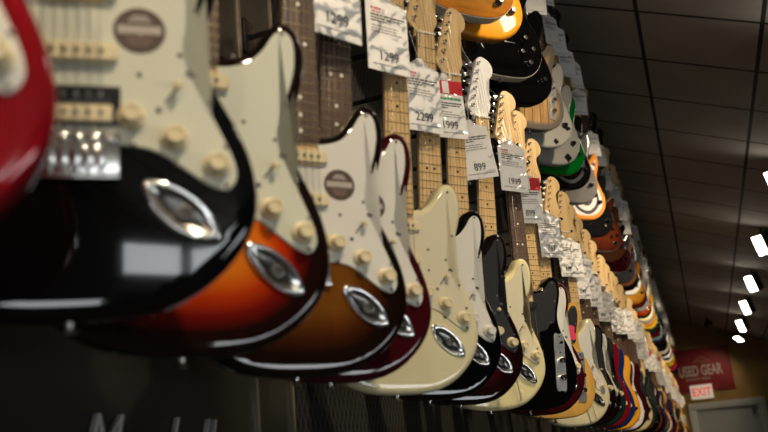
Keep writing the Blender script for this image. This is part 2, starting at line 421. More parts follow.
bm = bmesh.new(); o = catmull([(-.016, -.078), (0, -.083), (.016, -.078), (.017, 0), (.016, .078), (0, .083), (-.016, .078), (-.017, 0)], 5); prism(bm, o, [(.001, -.0255), (0, -.0245), (0, -.0215)]); CPLATE = finish(bm, 'control_plate', [M['satin_chrome']])
bm = bmesh.new(); box(bm, -.042, .042, -.0245, -.0215, .115, .222, bev=.001); box(bm, -.042, .042, -.034, -.024, .115, .117); box(bm, -.042, -.040, -.034, -.024, .115, .17); box(bm, .040, .042, -.034, -.024, .115, .17); TBRIDGE = finish(bm, 'bridge_plate', [M['chrome']])
def sticker_mesh():
    bm = bmesh.new(); lathe(bm, [(.0235, 0), (.0235, .0004)], (0, -.0247, 0), seg=28, mi=0)
    box(bm, -.0195, .0195, -.0254, -.0250, -.0035, .0050, mi=1)
    for k in range(3): box(bm, -.012 + .002 * k, .012 - .002 * k, -.0254, -.0250, -.0085 - .0035 * k, -.0068 - .0035 * k, mi=2)
    for k in range(2): box(bm, -.010 + .003 * k, .010 - .003 * k, -.0254, -.0250, .0090 + .0040 * k, .0115 + .0040 * k, mi=1)
    return finish(bm, 'guard_sticker', [M['sticker_dark'], M['sticker_light'], M['sticker_brown']])
STICKER = sticker_mesh()

# ------------------------------------------------------------------ guitar builder
AIM = math.radians(46); LEAN = math.radians(4.4); ROLL = math.radians(2.0)
def guitar(kind, X, Y, Z, label, finish_mat, guard=None, board='maple_board', knobs='aged_plastic', detail=3, head='maple', aim=AIM, lean=LEAN, roll=0.0,
           sticker=False, hum=False, trem=False, pink=False, group=None, button='chrome', gold=False):
    """detail 3: everything; 2: main hardware; 1: body, guard, neck"""
    g = link('electric_guitar', None); g.empty_display_size = 0.1
    g.location = (X, Y, CZ + Z); g.rotation_euler = (lean, roll + ROLL * (.4 if Y < 1.2 else 1.0 if Y < 2.4 or Z > 1 else .3), aim); g.rotation_euler.x *= 1.0 if Y < 2.4 or Z > 1 else .35; g.scale = (1.02, 1, .972)
    tag(g, label, 'guitar', group)
    b = BODY[kind]
    body = link('body', recol(b, finish_mat), g)
    neck = link('neck', recol(NECK, M[head]), g)
    fb = link('fretboard', recol(BOARD, M[board]), g)
    light = board == 'maple_board'
    shape = 'tele' if kind == 'tele' else 'strat'
    if guard and kind != 'single':
        gd = link('pickguard', recol(GUARD[shape], guard), g)
        if detail >= 3:
            for sx, sz in [(a_ * .96, b_) for a_, b_ in SCREWS[shape]]: link('screw', SCREW, gd, (sx, -.0244, sz))
        if sticker: s = link('sticker', STICKER, gd, (.060, 0, .275)); s['label'] = 'round dark sticker with pale print'
    if pink:
        bmk = bmesh.new(); prism(bmk, catmull([(-.014, -.02), (.010, -.024), (.018, -.008), (.010, .004), (.014, .02), (-.004, .026), (-.016, .012)], 3), [(0, -.0254), (0, -.0246)])
        s = link('sticker', finish(bmk, 'pink_sticker', [M['pink_sticker']]), g, (.085, 0, .285)); s['label'] = 'pink red sticker'
    if detail >= 2:
        for n_ in range(1, 22):
            fz, hw = fret_xf(n_); link('fret_wire', FRET, fb, (0, -.0346, fz)).scale = (hw, 1, 1)
        for dx_, dz_ in DOT_P: link('position_marker', recol(DOT, M['black_dot'] if light else M['pearl']), fb, (dx_, -.0344, dz_))
        link('nut', NUT, neck)
        for (tx, tz) in TUN_P: link('tuner', recol(TUNER, M['chrome'], M[button]), neck, (tx, 0, tz))
    if detail >= 3:
        for k in range(6): link('string', STRINGS[k], g)
    link('strap_button', BUTTON, g, (0, 0, 0))
    if detail >= 2:
        link('strap_button', BUTTON, g, (-.121, 0, .461), (0, PI - .35, 0))
    km = M[knobs]
    if kind == 'strat' and guard:
        for i, z in enumerate((.197, .249, .313)):
            if i == 0 and hum:
                p = link('pickup', HUMFRAME, g, (0, 0, z))
                for cz, cm in ((.0087, 'black_plastic'), (-.0087, 'aged_plastic')):
                    link('coil', recol(COIL, M[cm]), p, (0, 0, cz))
                    for k in range(6): link('pole_piece', recol(POLE, M['chrome']), p, (-.026 + .0104 * k, -.0324, cz))
            elif detail >= 2 or i < 2:
                p = link('pickup', recol(SC, M['black_plastic'] if knobs == 'black_plastic' else km), g, (0, 0, z), (0, 0.16 if i == 0 else 0, 0))
                if detail >= 3:
                    for k in range(6): link('pole_piece', POLE, p, (-.026 + .0104 * k, -.0322, 0))
        br = link('bridge', BRIDGE, g)
        if detail >= 3:
            for k in range(6): link('saddle', SADDLE, br, (-.0262 + .0105 * k, 0, 0))
        for kx, kz in ((.052, .187), (.090, .167), (.127, .141)): link('knob', recol(KNOB, km), g, (kx, 0, kz))
        link('pickup_switch', recol(SWITCH, km, M['dark_edge']), g, (.090, 0, .214), (0, 0.62, 0))
        j = link('jack_plate', JACK, g, (.095, 0, .097), (0, 0.70, 0))
        if detail >= 2: link('jack_socket', SOCKET, j)
        if trem: link('tremolo_arm', TREM, g)
    elif kind == 'tele':
        cp = link('control_plate', CPLATE, g, (.103, 0, .135), (0, 0.06, 0))
        for kz in (-.045, .005): link('metal_knob', METALKNOB, cp, (0, 0, kz))
        sw = link('pickup_switch', recol(SWITCH, M['black_plastic'], M['dark_edge']), cp, (0, 0, .052))
        br = link('bridge', TBRIDGE, g)
        if detail >= 3:
            for k in range(6): link('saddle', SADDLE, br, (-.0262 + .0105 * k, 0, 0))
        p = link('pickup', recol(SC, M['black_plastic']), g, (0, 0, .190), (0, 0.2, 0))
        if detail >= 3:
            for k in range(6): link('pole_piece', POLE, p, (-.026 + .0104 * k, -.0322, 0))
        link('pickup', recol(SC, M['chrome']), g, (0, 0, .305))
    else:
        for z in (.190, .300): p = link('pickup', HUMFRAME, g, (0, -0.010 if kind == 'single' else 0, z)); [link('coil', recol(COIL, M['chrome']), p, (0, 0, cz)) for cz in (.0083, -.0083)]
        br = link('bridge', BRIDGE, g, (0, -.008 if kind == 'single' else 0, 0))
        for kx, kz in (((.085, .155), (.115, .115), (.070, .100), (.100, .062)) if kind == 'single' else ((.085, .150), (.115, .110))):
            link('knob', recol(KNOB, km), g, (kx, -.004 if kind == 'single' else .001, kz))
    hanger(g)
    return g

# ------------------------------------------------------------------ wall hangers
def hanger(g):
    """black arm from the wall with a fork under the headstock"""
    q = Matrix.LocRotScale(g.location, g.rotation_euler, g.scale); c = q @ Vector((0, -.002, .806))
    h = link('guitar_hanger', None); h.empty_display_size = .03; h.location = (XL + (.026 if c.y < 1.72 else .001), c.y, c.z)
    tag(h, 'black wall hanger with a fork holding a guitar under its headstock', 'hanger', 'wall hangers of the guitars')
    k = Matrix.Translation(-h.location) @ q
    bm = bmesh.new(); path(bm, [(0.0, .02, -.01), (.06, .02, -.01), (c.x - XL - .06, .012, -.008), k @ Vector((0, .012, .800))], .006, 6); link('arm', finish(bm, 'arm', [M['black_plastic']]), h)
    bm = bmesh.new(); path(bm, [k @ Vector(p) for p in ((-.031, -.030, .806), (-.030, -.006, .800), (-.018, .012, .796), (.018, .012, .796), (.030, -.006, .800), (.036, -.030, .806))], .005, 6); link('fork', finish(bm, 'fork', [M['black_plastic']]), h)
    bm = bmesh.new(); box(bm, 0, .008, .0, .04, -.05, .03, bev=.002); link('wall_plate', finish(bm, 'wall_plate', [M['black_plastic']]), h)
    return h
# ------------------------------------------------------------------ price tags
TW, TH = .047, .078
def tag_meshes(head='pink', thick_price=None):
    bm = bmesh.new()
    o = [(-TW, -TH * 2), (TW, -TH * 2), (TW, -.016), (TW - .012, -.012), (.012, -.004), (.006, .008), (-.006, .008), (-.012, -.004), (-TW + .012, -.012), (-TW, -.016)]
    prism(bm, o, [(0, -.0003), (0, .0003)]); paper = finish(bm, 'tag_card', [M['paper']], None)
    bm = bmesh.new()
    n, mrows = 8, 12; W = TW + .006; g = []
    for j in range(mrows + 1):
        row = []
        for i in range(n + 1):
            x = -W + 2 * W * i / n; z = .012 - (TH * 2 + .022) * j / mrows
            if j == 0: x *= .45
            if j == 1: x *= .95
            row.append(bm.verts.new((x, -.0028 + .0016 * math.sin(i * 2.1 + j * 1.3) + .001 * math.sin(j * 2.7 - i), z)))
        g.append(row)
    for j in range(mrows):
        for i in range(n): bm.faces.new((g[j][i], g[j][i + 1], g[j + 1][i + 1], g[j + 1][i]))
    sl = finish(bm, 'sleeve', [M['sleeve']], 180)
    return paper, sl
CARD, SLEEVE = tag_meshes()
def print_mesh(seed, header):
    """small print as broken rules of ink, too small to read in the picture"""
    rnd = random.Random(seed); bm = bmesh.new(); y0, y1 = -.0009, -.0006
    def line(z, x0, x1, h, mi, gap=.35):
        x = x0
        while x < x1:
            l = rnd.uniform(.004, .012); box(bm, x, min(x + l, x1), y0, y1, z, z + h, mi=mi); x += l + rnd.uniform(.001, .0025)
    z = -.030
    if header == 'red': box(bm, -TW, TW, y0, y1, -.050, -.010, mi=1); box(bm, -.010, .010, y0 - .0003, y1, -.048, -.012, mi=3); z = -.060
    elif header == 'green':
        box(bm, -TW, TW, y0, y1, -.045, -.010, mi=1); box(bm, -.009, .009, y0 - .0003, y1, -.043, -.012, mi=3); line(-.060, -.038, .040, .006, 4); z = -.070
    else: line(z, -.036, -.012, .005, 2); line(z - .006, -.034, -.014, .003, 2); z -= .013
    line(z, -.036, .040, .0035, 0); line(z - .006, -.036, .034, .003, 0); line(z - .012, -.036, .0, .003, 0)
    z -= .022
    for k in range(3): line(z - .006 * k, -.036, rnd.uniform(.01, .036), .0022, 5)
    line(-TH * 2 + .012, -.036, .036, .0025, 5)
    return finish(bm, 'small_print', [M['ink'], M['red_ink'], M['pink_ink'], M['paper'], M['green_ink'], M['grey_ink']], None)
PRINTS = {h: [print_mesh(s, h) for s in (1, 2)] for h in ('pink', 'red', 'green')}
_txt = {}
def text_mesh(s, size, mt, ext=0.0002, bold=0.0, align='CENTER', shear=0.0, space=1.0):
    k = (s, size, mt.name, bold, align, shear)
    if k in _txt: return _txt[k]
    c = bpy.data.curves.new('t', 'FONT'); c.body = s; c.size = size; c.extrude = ext; c.offset = bold; c.align_x = align; c.align_y = 'BOTTOM_BASELINE'; c.shear = shear; c.space_character = space
    o = bpy.data.objects.new('t', c); COL.objects.link(o); dg = bpy.context.evaluated_depsgraph_get(); dg.update()
    me = bpy.data.meshes.new_from_object(o.evaluated_get(dg)); me.name = 'lettering'; me.materials.clear(); me.materials.append(mt)
    bpy.data.objects.remove(o); bpy.data.curves.remove(c); _txt[k] = me; return me
bm = bmesh.new(); path(bm, [(0, .0005, .004), (-.006, .004, .03), (-.012, .012, .075)], .0005, 4); path(bm, [(0, .0005, .004), (.006, .004, .03), (.012, .012, .075)], .0005, 4); LOOP = finish(bm, 'string_loop', [M['white_plastic']])
def price_tag(loc, label, price, header='pink', aim=AIM, roll=0.0, pitch=0.0, group=None, scale=1.0, detail=2):
    t = link('price_tag', None); t.empty_display_size = .03; t.location = loc; t.rotation_euler = (pitch, roll, aim); t.scale = (scale,) * 3
    tag(t, label, 'price tag', group)
    c = link('card', CARD, t); s = link('plastic_sleeve', SLEEVE, t)
    link('small_print', random.choice(PRINTS[header]), c)
    if detail >= 2:
        p = link('price_figures', text_mesh(price, .027, M['ink'], bold=.0002), c, (0, -.0009, -.133), (PI / 2, 0, 0)); p.scale = (.85, 1, 1)
        link('string_loop', LOOP, t)
    return t
def local_to_world(g, p):
    return Matrix.LocRotScale(g.location, g.rotation_euler, g.scale) @ Vector(p)

# ------------------------------------------------------------------ finishes
BLACK = paint('gloss_black_lacquer', (0.0018, 0.0018, 0.0022))
RED = paint('candy_red_lacquer', (0.24, 0.005, 0.010), metal=0.35, rough=0.28)
BURST3 = burst('three_tone_sunburst', [(0, (.006, .003, .002)), (.30, (.012, .003, .002)), (.50, (.15, .006, .003)), (.72, (.45, .035, .004)), (.92, (.65, .13, .008)), (1, (.70, .18, .012))])
BURST2 = burst('brown_sunburst', [(0, (.006, .003, .002)), (.35, (.010, .004, .002)), (.58, (.05, .012, .003)), (.82, (.11, .034, .005)), (1, (.17, .06, .008))], figure=.15)
DARKBURST = burst('dark_red_sunburst', [(0, (.006, .002, .002)), (.4, (.012, .003, .003)), (.75, (.06, .006, .005)), (1, (.12, .02, .008))])
WINE = paint('wine_red_lacquer', (0.040, 0.003, 0.006))
CREAM = paint('cream_lacquer', (0.72, 0.66, 0.36))
OLYMPIC = paint('ivory_white_lacquer', (0.70, 0.64, 0.40))
BUTTER = burst('butterscotch_lacquer', [(0, (.62, .34, .07)), (.5, (.70, .42, .11)), (1, (.72, .45, .13))], figure=.12)
CHAR = paint('charcoal_lacquer', (0.02, 0.022, 0.026))
BLUE = paint('dark_blue_lacquer', (0.01, 0.03, 0.14), metal=.3)
CRIMSON = paint('crimson_lacquer', (0.17, 0.006, 0.012))
AMBER = burst('amber_flame_lacquer', [(0, (.45, .12, .01)), (.15, (.62, .22, .015)), (.6, (.80, .38, .04)), (1, (.80, .42, .06))], figure=.3, vein='cross')
ORANGE = burst('orange_gold_lacquer', [(0, (.42, .15, .01)), (.14, (.78, .34, .02)), (.5, (.85, .42, .04)), (1, (.85, .48, .07))], figure=.1)
QUILT = burst('quilted_amber_top', [(0, (.30, .10, .015)), (.10, (.50, .18, .02)), (.5, (.52, .22, .035)), (1, (.58, .28, .05))], figure=.45, vein='cross')
MAHOG = burst('mahogany_lacquer', [(0, (.05, .012, .006)), (.3, (.16, .03, .012)), (1, (.24, .05, .018))], figure=.3)
REDORANGE = burst('red_orange_lacquer', [(0, (.30, .02, .005)), (.4, (.62, .07, .01)), (1, (.72, .14, .02))])
GREEN = paint('bright_green_lacquer', (0.0, 0.22, 0.02))
DKGREEN = paint('dark_green_lacquer', (0.008, 0.025, 0.02))
SILVER = paint('silver_grey_lacquer', (0.22, 0.21, 0.20))
WHITE = paint('pure_white_lacquer', (0.75, 0.74, 0.70))
YELLOW = paint('yellow_lacquer', (0.70, 0.50, 0.03))
BROWN = paint('walnut_brown_lacquer', (0.10, 0.035, 0.015))
TEAL = paint('sea_green_lacquer', (0.16, 0.30, 0.25))
def planks():
    P = mat('plank_top_grey_rim', (1, 1, 1), .3, coat=.5); nt = NT(P)
    at = nt.n('ShaderNodeAttribute', attribute_name='edge')
    tc = nt.n('ShaderNodeTexCoord'); sx = nt.n('ShaderNodeSeparateXYZ'); nt.l(tc.outputs['Object'], sx.inputs[0])
    m1 = nt.n('ShaderNodeMath', operation='MULTIPLY'); m1.inputs[1].default_value = 26; nt.l(sx.outputs[0], m1.inputs[0])
    fr = nt.n('ShaderNodeMath', operation='FRACT'); nt.l(m1.outputs[0], fr.inputs[0])
    seam = ramp(nt, fr.outputs[0], [(0, (.12, .05, .02)), (.06, (.12, .05, .02)), (.10, (.58, .34, .13)), (1, (.64, .40, .17))])
    nz = ramp(nt, noise(nt, 5, 4, (20, 1, 2)), [(.35, (.65, .65, .65)), (.65, (1, 1, 1))])
    x = nt.n('ShaderNodeMix'); x.data_type = 'RGBA'; x.blend_type = 'MULTIPLY'; x.inputs[0].default_value = 1.0; nt.l(seam, x.inputs[6]); nt.l(nz, x.inputs[7])
    f = ramp(nt, at.outputs['Fac'], [(.22, (0, 0, 0)), (.42, (1, 1, 1))])
    nt.l(mixcol(nt, f, (.15, .13, .11), x.outputs[2]), nt.b.inputs['Base Color']); return P
PLANK = planks()
def graphic(name, base, ink, scale, thr, kind='voronoi', third=None):
    P = mat(name, base, .22, coat=.8, spec=0.0); nt = NT(P)
    tc = nt.n('ShaderNodeTexCoord')
    if kind == 'rings':
        mp = nt.n('ShaderNodeMapping'); mp.inputs['Location'].default_value = (-.02, 0, -.13); nt.l(tc.outputs['Object'], mp.inputs[0])
        wv = nt.n('ShaderNodeTexWave', wave_type='RINGS'); wv.rings_direction = 'SPHERICAL'; wv.inputs['Scale'].default_value = scale; wv.inputs['Distortion'].default_value = 1.5; nt.l(mp.outputs[0], wv.inputs['Vector']); v = wv.outputs['Fac']
    else:
        vo = nt.n('ShaderNodeTexVoronoi'); vo.inputs['Scale'].default_value = scale; vo.distance = 'MANHATTAN'; nt.l(tc.outputs['Object'], vo.inputs['Vector']); v = vo.outputs['Distance']
    c = ramp(nt, v, [(0, ink), (thr, ink), (thr + .03, base), (1, base)])
    if third:
        at = nt.n('ShaderNodeAttribute', attribute_name='edge')
        c = mixcol(nt, ramp(nt, at.outputs['Fac'], [(.25, (1, 1, 1)), (.35, (0, 0, 0))]), c, third)
    nt.l(c, nt.b.inputs['Base Color']); return P
GRAPH_A = graphic('pale_lacquer_black_diamonds', (.50, .49, .44), (.015, .015, .015), 15, .32)
GRAPH_B = graphic('pale_lacquer_black_lozenges', (.48, .47, .42), (.015, .015, .015), 12, .30)
SWIRL = graphic('white_lacquer_grey_rings', (.80, .78, .74), (.10, .10, .11), 7, .35, 'rings', (.78, .30, .05))
PINKG = graphic('black_lacquer_pink_white_marks', (.008, .008, .009), (.62, .50, .52), 20, .13)
RING = graphic('black_lacquer_fine_ring', (.008, .008, .009), (.16, .16, .16), 3.2, .05, 'rings')

# ------------------------------------------------------------------ the setting
def struct(name, me, lab=None):
    o = link(name, me); o['kind'] = 'structure'
    if lab: o['label'] = lab
    return o
YB, YE = -4.0, 18.3
XR = 3.6
def ceil_z(x): return CZ + 2.30 - 0.384 * x
# ceiling: dark panels on a grid of grooves
def quad_box(name, corners, t, mt, lab=None):
    bmq = bmesh.new(); c = [Vector(p) for p in corners]; n = (c[1] - c[0]).cross(c[2] - c[0]).normalized() * t
    a = [bmq.verts.new(p) for p in c]; b = [bmq.verts.new(p + n) for p in c]
    bmq.faces.new(a); bmq.faces.new(b[::-1])
    for k in range(4): bmq.faces.new((a[k], a[(k + 1) % 4], b[(k + 1) % 4], b[k]))
    return struct(name, finish(bmq, name, [mt], None), lab)
CEIL = mat('ceiling_panels', (.22, .19, .155), .85, spec=.2); nt = NT(CEIL)
tc = nt.n('ShaderNodeTexCoord'); sp = nt.n('ShaderNodeSeparateXYZ'); nt.l(tc.outputs['Object'], sp.inputs[0])
def groove(out, period, width, off):
    a = nt.n('ShaderNodeMath', operation='ADD'); a.inputs[1].default_value = off; nt.l(out, a.inputs[0])
    d = nt.n('ShaderNodeMath', operation='DIVIDE'); d.inputs[1].default_value = period; nt.l(a.outputs[0], d.inputs[0])
    f = nt.n('ShaderNodeMath', operation='FRACT'); nt.l(d.outputs[0], f.inputs[0])
    s = nt.n('ShaderNodeMath', operation='SUBTRACT'); s.inputs[1].default_value = .5; nt.l(f.outputs[0], s.inputs[0])
    b = nt.n('ShaderNodeMath', operation='ABSOLUTE'); nt.l(s.outputs[0], b.inputs[0])
    g = nt.n('ShaderNodeMath', operation='LESS_THAN'); g.inputs[1].default_value = width / period / 2; nt.l(b.outputs[0], g.inputs[0]); return g.outputs[0]
gx = groove(sp.outputs[0], .6, .022, .3 - .02 + 6.0); gy = groove(sp.outputs[1], .66, .024, .30 + 6.6)
mxg = nt.n('ShaderNodeMath', operation='MAXIMUM'); nt.l(gx, mxg.inputs[0]); nt.l(gy, mxg.inputs[1])
basec = ramp(nt, noise(nt, 3.0, 3), [(.3, (.34, .31, .27)), (.7, (.40, .37, .32))])
nt.l(mixcol(nt, mxg.outputs[0], basec, (.02, .016, .012)), nt.b.inputs['Base Color'])
quad_box('ceiling', [(XL, YB, ceil_z(XL)), (XL, YE, ceil_z(XL)), (XR, YE, ceil_z(XR)), (XR, YB, ceil_z(XR))], -.05, CEIL)
FLOOR = mat('dark_shop_carpet', (.05, .045, .04), .9)
quad_box('floor', [(XL, YB, 0), (XR, YB, 0), (XR, YE, 0), (XL, YE, 0)], -.05, FLOOR)
# left wall: black expanded-metal lattice
LATT = mat('black_lattice_wall', (.02, .02, .02), .75, spec=.12); nt = NT(LATT)
tc = nt.n('ShaderNodeTexCoord'); sp = nt.n('ShaderNodeSeparateXYZ'); nt.l(tc.outputs['Object'], sp.inputs[0])
def diag(sgn):
    a = nt.n('ShaderNodeMath', operation='MULTIPLY'); a.inputs[1].default_value = 2.1 * sgn; nt.l(sp.outputs[1], a.inputs[0])
    b = nt.n('ShaderNodeMath', operation='ADD'); nt.l(a.outputs[0], b.inputs[0]); nt.l(sp.outputs[2], b.inputs[1])
    return groove(b.outputs[0], .055, .0065, 10)
mxg = nt.n('ShaderNodeMath', operation='MAXIMUM'); nt.l(diag(1), mxg.inputs[0]); nt.l(diag(-1), mxg.inputs[1])
nt.l(mixcol(nt, mxg.outputs[0], (.012, .0115, .011), (.055, .05, .042)), nt.b.inputs['Base Color'])
quad_box('wall_left', [(XL, YB, 0), (XL, YE, 0), (XL, YE, ceil_z(XL)), (XL, YB, ceil_z(XL))], -.05, LATT)
WOODW = mat('brown_board_wall', (.30, .19, .07), .8, spec=.2); nt = NT(WOODW)
nt.l(ramp(nt, noise(nt, 2.2, 4, (1.2, 1, .5)), [(.3, (.26, .155, .05)), (.7, (.38, .24, .085))]), nt.b.inputs['Base Color'])
quad_box('wall_back', [(XL, YE, 0), (XR, YE, 0), (XR, YE, ceil_z(XR)), (XL, YE, ceil_z(XL))], -.05, WOODW)
PLAIN = mat('shop_wall_paint', (.07, .06, .05), .8)
quad_box('wall_right', [(XR, YB, 0), (XR, YB, ceil_z(XR)), (XR, YE, ceil_z(XR)), (XR, YE, 0)], -.05, PLAIN)
quad_box('wall_front', [(XL, YB, 0), (XL, YB, ceil_z(XL)), (XR, YB, ceil_z(XR)), (XR, YB, 0)], -.05, PLAIN)
# unseen window assumed in the front wall, its band sized for strip highlights
GLOW = mat('glowing_pane', (.8, .8, .8), .3, emit=(.93, .97, 1.0), es=PANEL_W)  # glow of the unseen panes that put highlights on the lacquer
FRAME = mat('grey_painted_frame', (.33, .34, .32), .5)
bm = bmesh.new(); box(bm, -.1, 2.9, YB + .005, YB + .015, .95, 1.35); wp = struct('window_1', finish(bm, 'pane_sheet', [GLOW], None))
bm = bmesh.new()
for x in (-.1, .9, 1.9, 2.9): box(bm, x - .03, x + .03, YB + .005, YB + .05, .91, 1.39)
for z in (.93, 1.37): box(bm, -.13, 2.93, YB + .005, YB + .05, z - .03, z + .03)
link('pane_frame', finish(bm, 'pane_frame', [FRAME], None), wp)

def side_highlight_pane(name, y0, y1, z0, z1, posts):
    bm = bmesh.new(); box(bm, XR - .015, XR - .005, y0, y1, z0, z1); wq = struct(name, finish(bm, 'pane_sheet', [GLOW], None))
    bm = bmesh.new()
    for y in posts: box(bm, XR - .05, XR - .005, y - .03, y + .03, z0 - .04, z1 + .04)
    for z in (z0 - .02, z1 + .02): box(bm, XR - .05, XR - .005, y0 - .03, y1 + .03, z - .03, z + .03)
    link('pane_frame', finish(bm, 'pane_frame', [FRAME], None), wq)
side_highlight_pane('reflection_pane_1', -3.95, -2.9, 1.98, 2.20, (-3.93, -2.9))  # unseen glowing pane added for the pale reflection on the black guitar
bm = bmesh.new(); box(bm, 3.0, 3.56, YB + .005, YB + .015, 2.0, 2.22); wq = struct('reflection_pane_2', finish(bm, 'pane_sheet', [GLOW], None))  # second unseen pane, added to carry that reflection round the corner
bm = bmesh.new()
for z in (1.985, 2.235): box(bm, 2.97, 3.57, YB + .005, YB + .05, z - .015, z + .015)
for x in (2.985, 3.56): box(bm, x - .015, x + .015, YB + .005, YB + .05, 1.97, 2.25)
link('pane_frame', finish(bm, 'pane_frame', [FRAME], None), wq)
side_highlight_pane('streak_pane', -1.3, 1.5, .60, 1.05, (-1.3, .1, 1.5))  # unseen glowing pane added for bright streaks along the lower body edges
# smooth black panel with metal edge strips behind the nearest guitars
BLACKP = mat('satin_black_panel', (.018, .0175, .0165), .35)
pan = link('display_panel', None); pan.location = (XL + .012, 0, 0); tag(pan, 'smooth black wall panel edged by pale metal strips behind the nearest guitars', 'wall panel')
bm = bmesh.new(); box(bm, -.011, .011, -1.2, 1.66, .3, 3.4, bev=.002); link('board', finish(bm, 'board', [BLACKP]), pan)
STRIPM = mat('brass_grey_strip', (.42, .37, .27), .35, .8)
for yy in (1.513, 1.668):
    bm = bmesh.new(); box(bm, .010, .016, yy - .0045, yy + .0045, .3, 3.4); link('edge_strip', finish(bm, 'edge_strip', [STRIPM]), pan)
lg = link('wall_logo', text_mesh('Marshall', .125, mat('white_logo_paint', (.42, .42, .40), .5), ext=.004, bold=-.0022, align='LEFT', shear=.42), None, (XL + .030, .995, CZ + .030), (PI / 2, 0, PI / 2)); lg.scale = (.80, 1, 1)
tag(lg, 'white slanted script logo on the black panel below the sunburst guitars', 'logo')

# end wall: door, red sign, exit sign
dr = struct('door_1', None); dr.location = (.38, YE, 0)
DOORG = mat('grey_green_door_paint', (.30, .32, .30), .45)
bm = bmesh.new()
box(bm, -.68, -.55, -.06, 0, 0, CZ + .77, bev=.004); box(bm, .55, .68, -.06, 0, 0, CZ + .77, bev=.004); box(bm, -.68, .68, -.065, 0, CZ + .65, CZ + .775, bev=.004)
f_ = link('door_frame', finish(bm, 'door_frame', [mat('pale_grey_trim_paint', (.44, .45, .41), .5)]), dr)
bm = bmesh.new(); box(bm, -.55, .55, -.03, 0, 0, CZ + .65, bev=.004); link('door_leaf', finish(bm, 'door_leaf', [DOORG]), dr)
bm = bmesh.new(); box(bm, .42, .50, -.075, -.03, CZ + .53, CZ + .62, bev=.006)
link('door_closer', finish(bm, 'door_closer', [M['dark_edge']]), dr)
bm = bmesh.new(); tube(bm, (-.47, -.03, 1.0), (-.47, -.09, 1.0), .012); tube(bm, (-.47, -.085, 1.0), (-.37, -.085, 1.0), .012); link('door_handle', finish(bm, 'door_handle', [M['chrome']]), dr)
sg = link('shop_sign', None); sg.location = (.08, YE - .012, CZ + 1.385); tag(sg, 'red rectangular sign with pale lettering USED GEAR on the brown end wall', 'sign')
bm = bmesh.new(); box(bm, -.52, .52, -.012, .012, -.40, .41, bev=.003); link('sign_board', finish(bm, 'sign_board', [mat('red_sign_paint', (.24, .010, .014), .6)]), sg)
SL = mat('pale_sign_lettering', (.52, .42, .36), .5)
def wall_text(name, s, size, x, z, sx=1.0, bold=.002, parent=None, mt=SL, y=-.016):
    o = link(name, text_mesh(s, size, mt, ext=.003, bold=bold), parent, (x, y, z), (PI / 2, 0, 0)); o.scale = (sx, 1, 1); return o
wall_text('lettering', 'USED GEAR', .27, -.05, -.10, .56, .007, sg)
wall_text('small_lettering', 'BOUGHT SOLD', .062, -.11, -.185, 1.0, .001, sg)
bm = bmesh.new()
path(bm, [(-.16 + .32 * k / 10, -.015, .145 + .09 * math.sin(PI * k / 10)) for k in range(11)], .008, 5)
for k in range(6): box(bm, -.115 + .042 * k, -.092 + .042 * k, -.018, -.012, .135, .175 + .012 * (2.5 - abs(k - 2.5)))
link('emblem', finish(bm, 'emblem', [mat('dark_pink_emblem', (.34, .12, .10), .5)]), sg)
ex = link('exit_sign', None); ex.location = (-.012, YE - .027, CZ + .976); tag(ex, 'small white exit sign with red letters above the grey door', 'exit sign')
bm = bmesh.new(); box(bm, -.20, .20, -.07, 0, -.13, .13, bev=.006); link('housing', finish(bm, 'housing', [mat('exit_sign_face', (.6, .58, .52), .4, emit=(1, .86, .66), es=.14)]), ex)
wall_text('lettering', 'EXIT', .21, 0, -.073, .80, .004, ex, mat('exit_red_letters', (.7, .03, .03), .4, emit=(1, .08, .06), es=.25), y=-.073)
cp = link('ceiling_camera', None); cp.location = (.31, 17.0, ceil_z(.31) - .002); tag(cp, 'small dark fixture hanging from the ceiling near the end wall', 'fixture')
bm = bmesh.new(); tube(bm, (0, 0, 0.01), (0, 0, -.06), .02); lathe(bm, [(.02, -.16), (.06, -.15), (.075, -.11), (.06, -.06), (.03, -.05)], (0, 0, 0), axis='Z', seg=14); link('dome', finish(bm, 'dome', [M['black_plastic']]), cp)

# track heads along the ceiling
LENS = mat('lit_lamp_lens', (1, 1, 1), .3, emit=(1.0, .93, .80), es=9.0)
HOUS = mat('dark_lamp_housing', (.05, .045, .04), .5)
RAILZ = CZ + 1.97
vis = 0
for i, sy in enumerate(SPOT_YS):
    t = link('track_light', None); t.location = (.79, sy, RAILZ)
    names = {5: 'nearest of the visible lit track lights, biggest, at the right picture edge', 6: 'second lit track light from the near end of the ceiling row', 7: 'third lit track light from the near end of the ceiling row',
             8: 'fourth lit track light, just above the last one by the end wall', 9: 'last lit track light of the row, turned flat, next to the end wall'}
    tag(t, names.get(i, 'track light overhead outside the picture, %s before the nearest visible one' % ['fifth', 'fourth', 'third', 'second', 'first'][i if i < 5 else 4]), 'light', 'track lights under the ceiling')
    bm = bmesh.new(); box(bm, -.025, .10, -.060, .060, -.108, .108, bev=.006)
    rot = (0, math.radians(-22), math.radians(50)) if i < 9 else (0, math.radians(-68), math.radians(60))
    hd = link('housing', finish(bm, 'housing', [HOUS]), t, (0, 0, -.145), rot)
    bm = bmesh.new(); box(bm, -.031, -.024, -.050, .050, -.095, .095, bev=.002); ln = link('lens', finish(bm, 'lens', [LENS]), hd)
    bm = bmesh.new(); tube(bm, (.02, 0, -.06), (.02, 0, ceil_z(.81) - RAILZ - .001), .010, 8); link('stem', finish(bm, 'stem', [HOUS]), t)

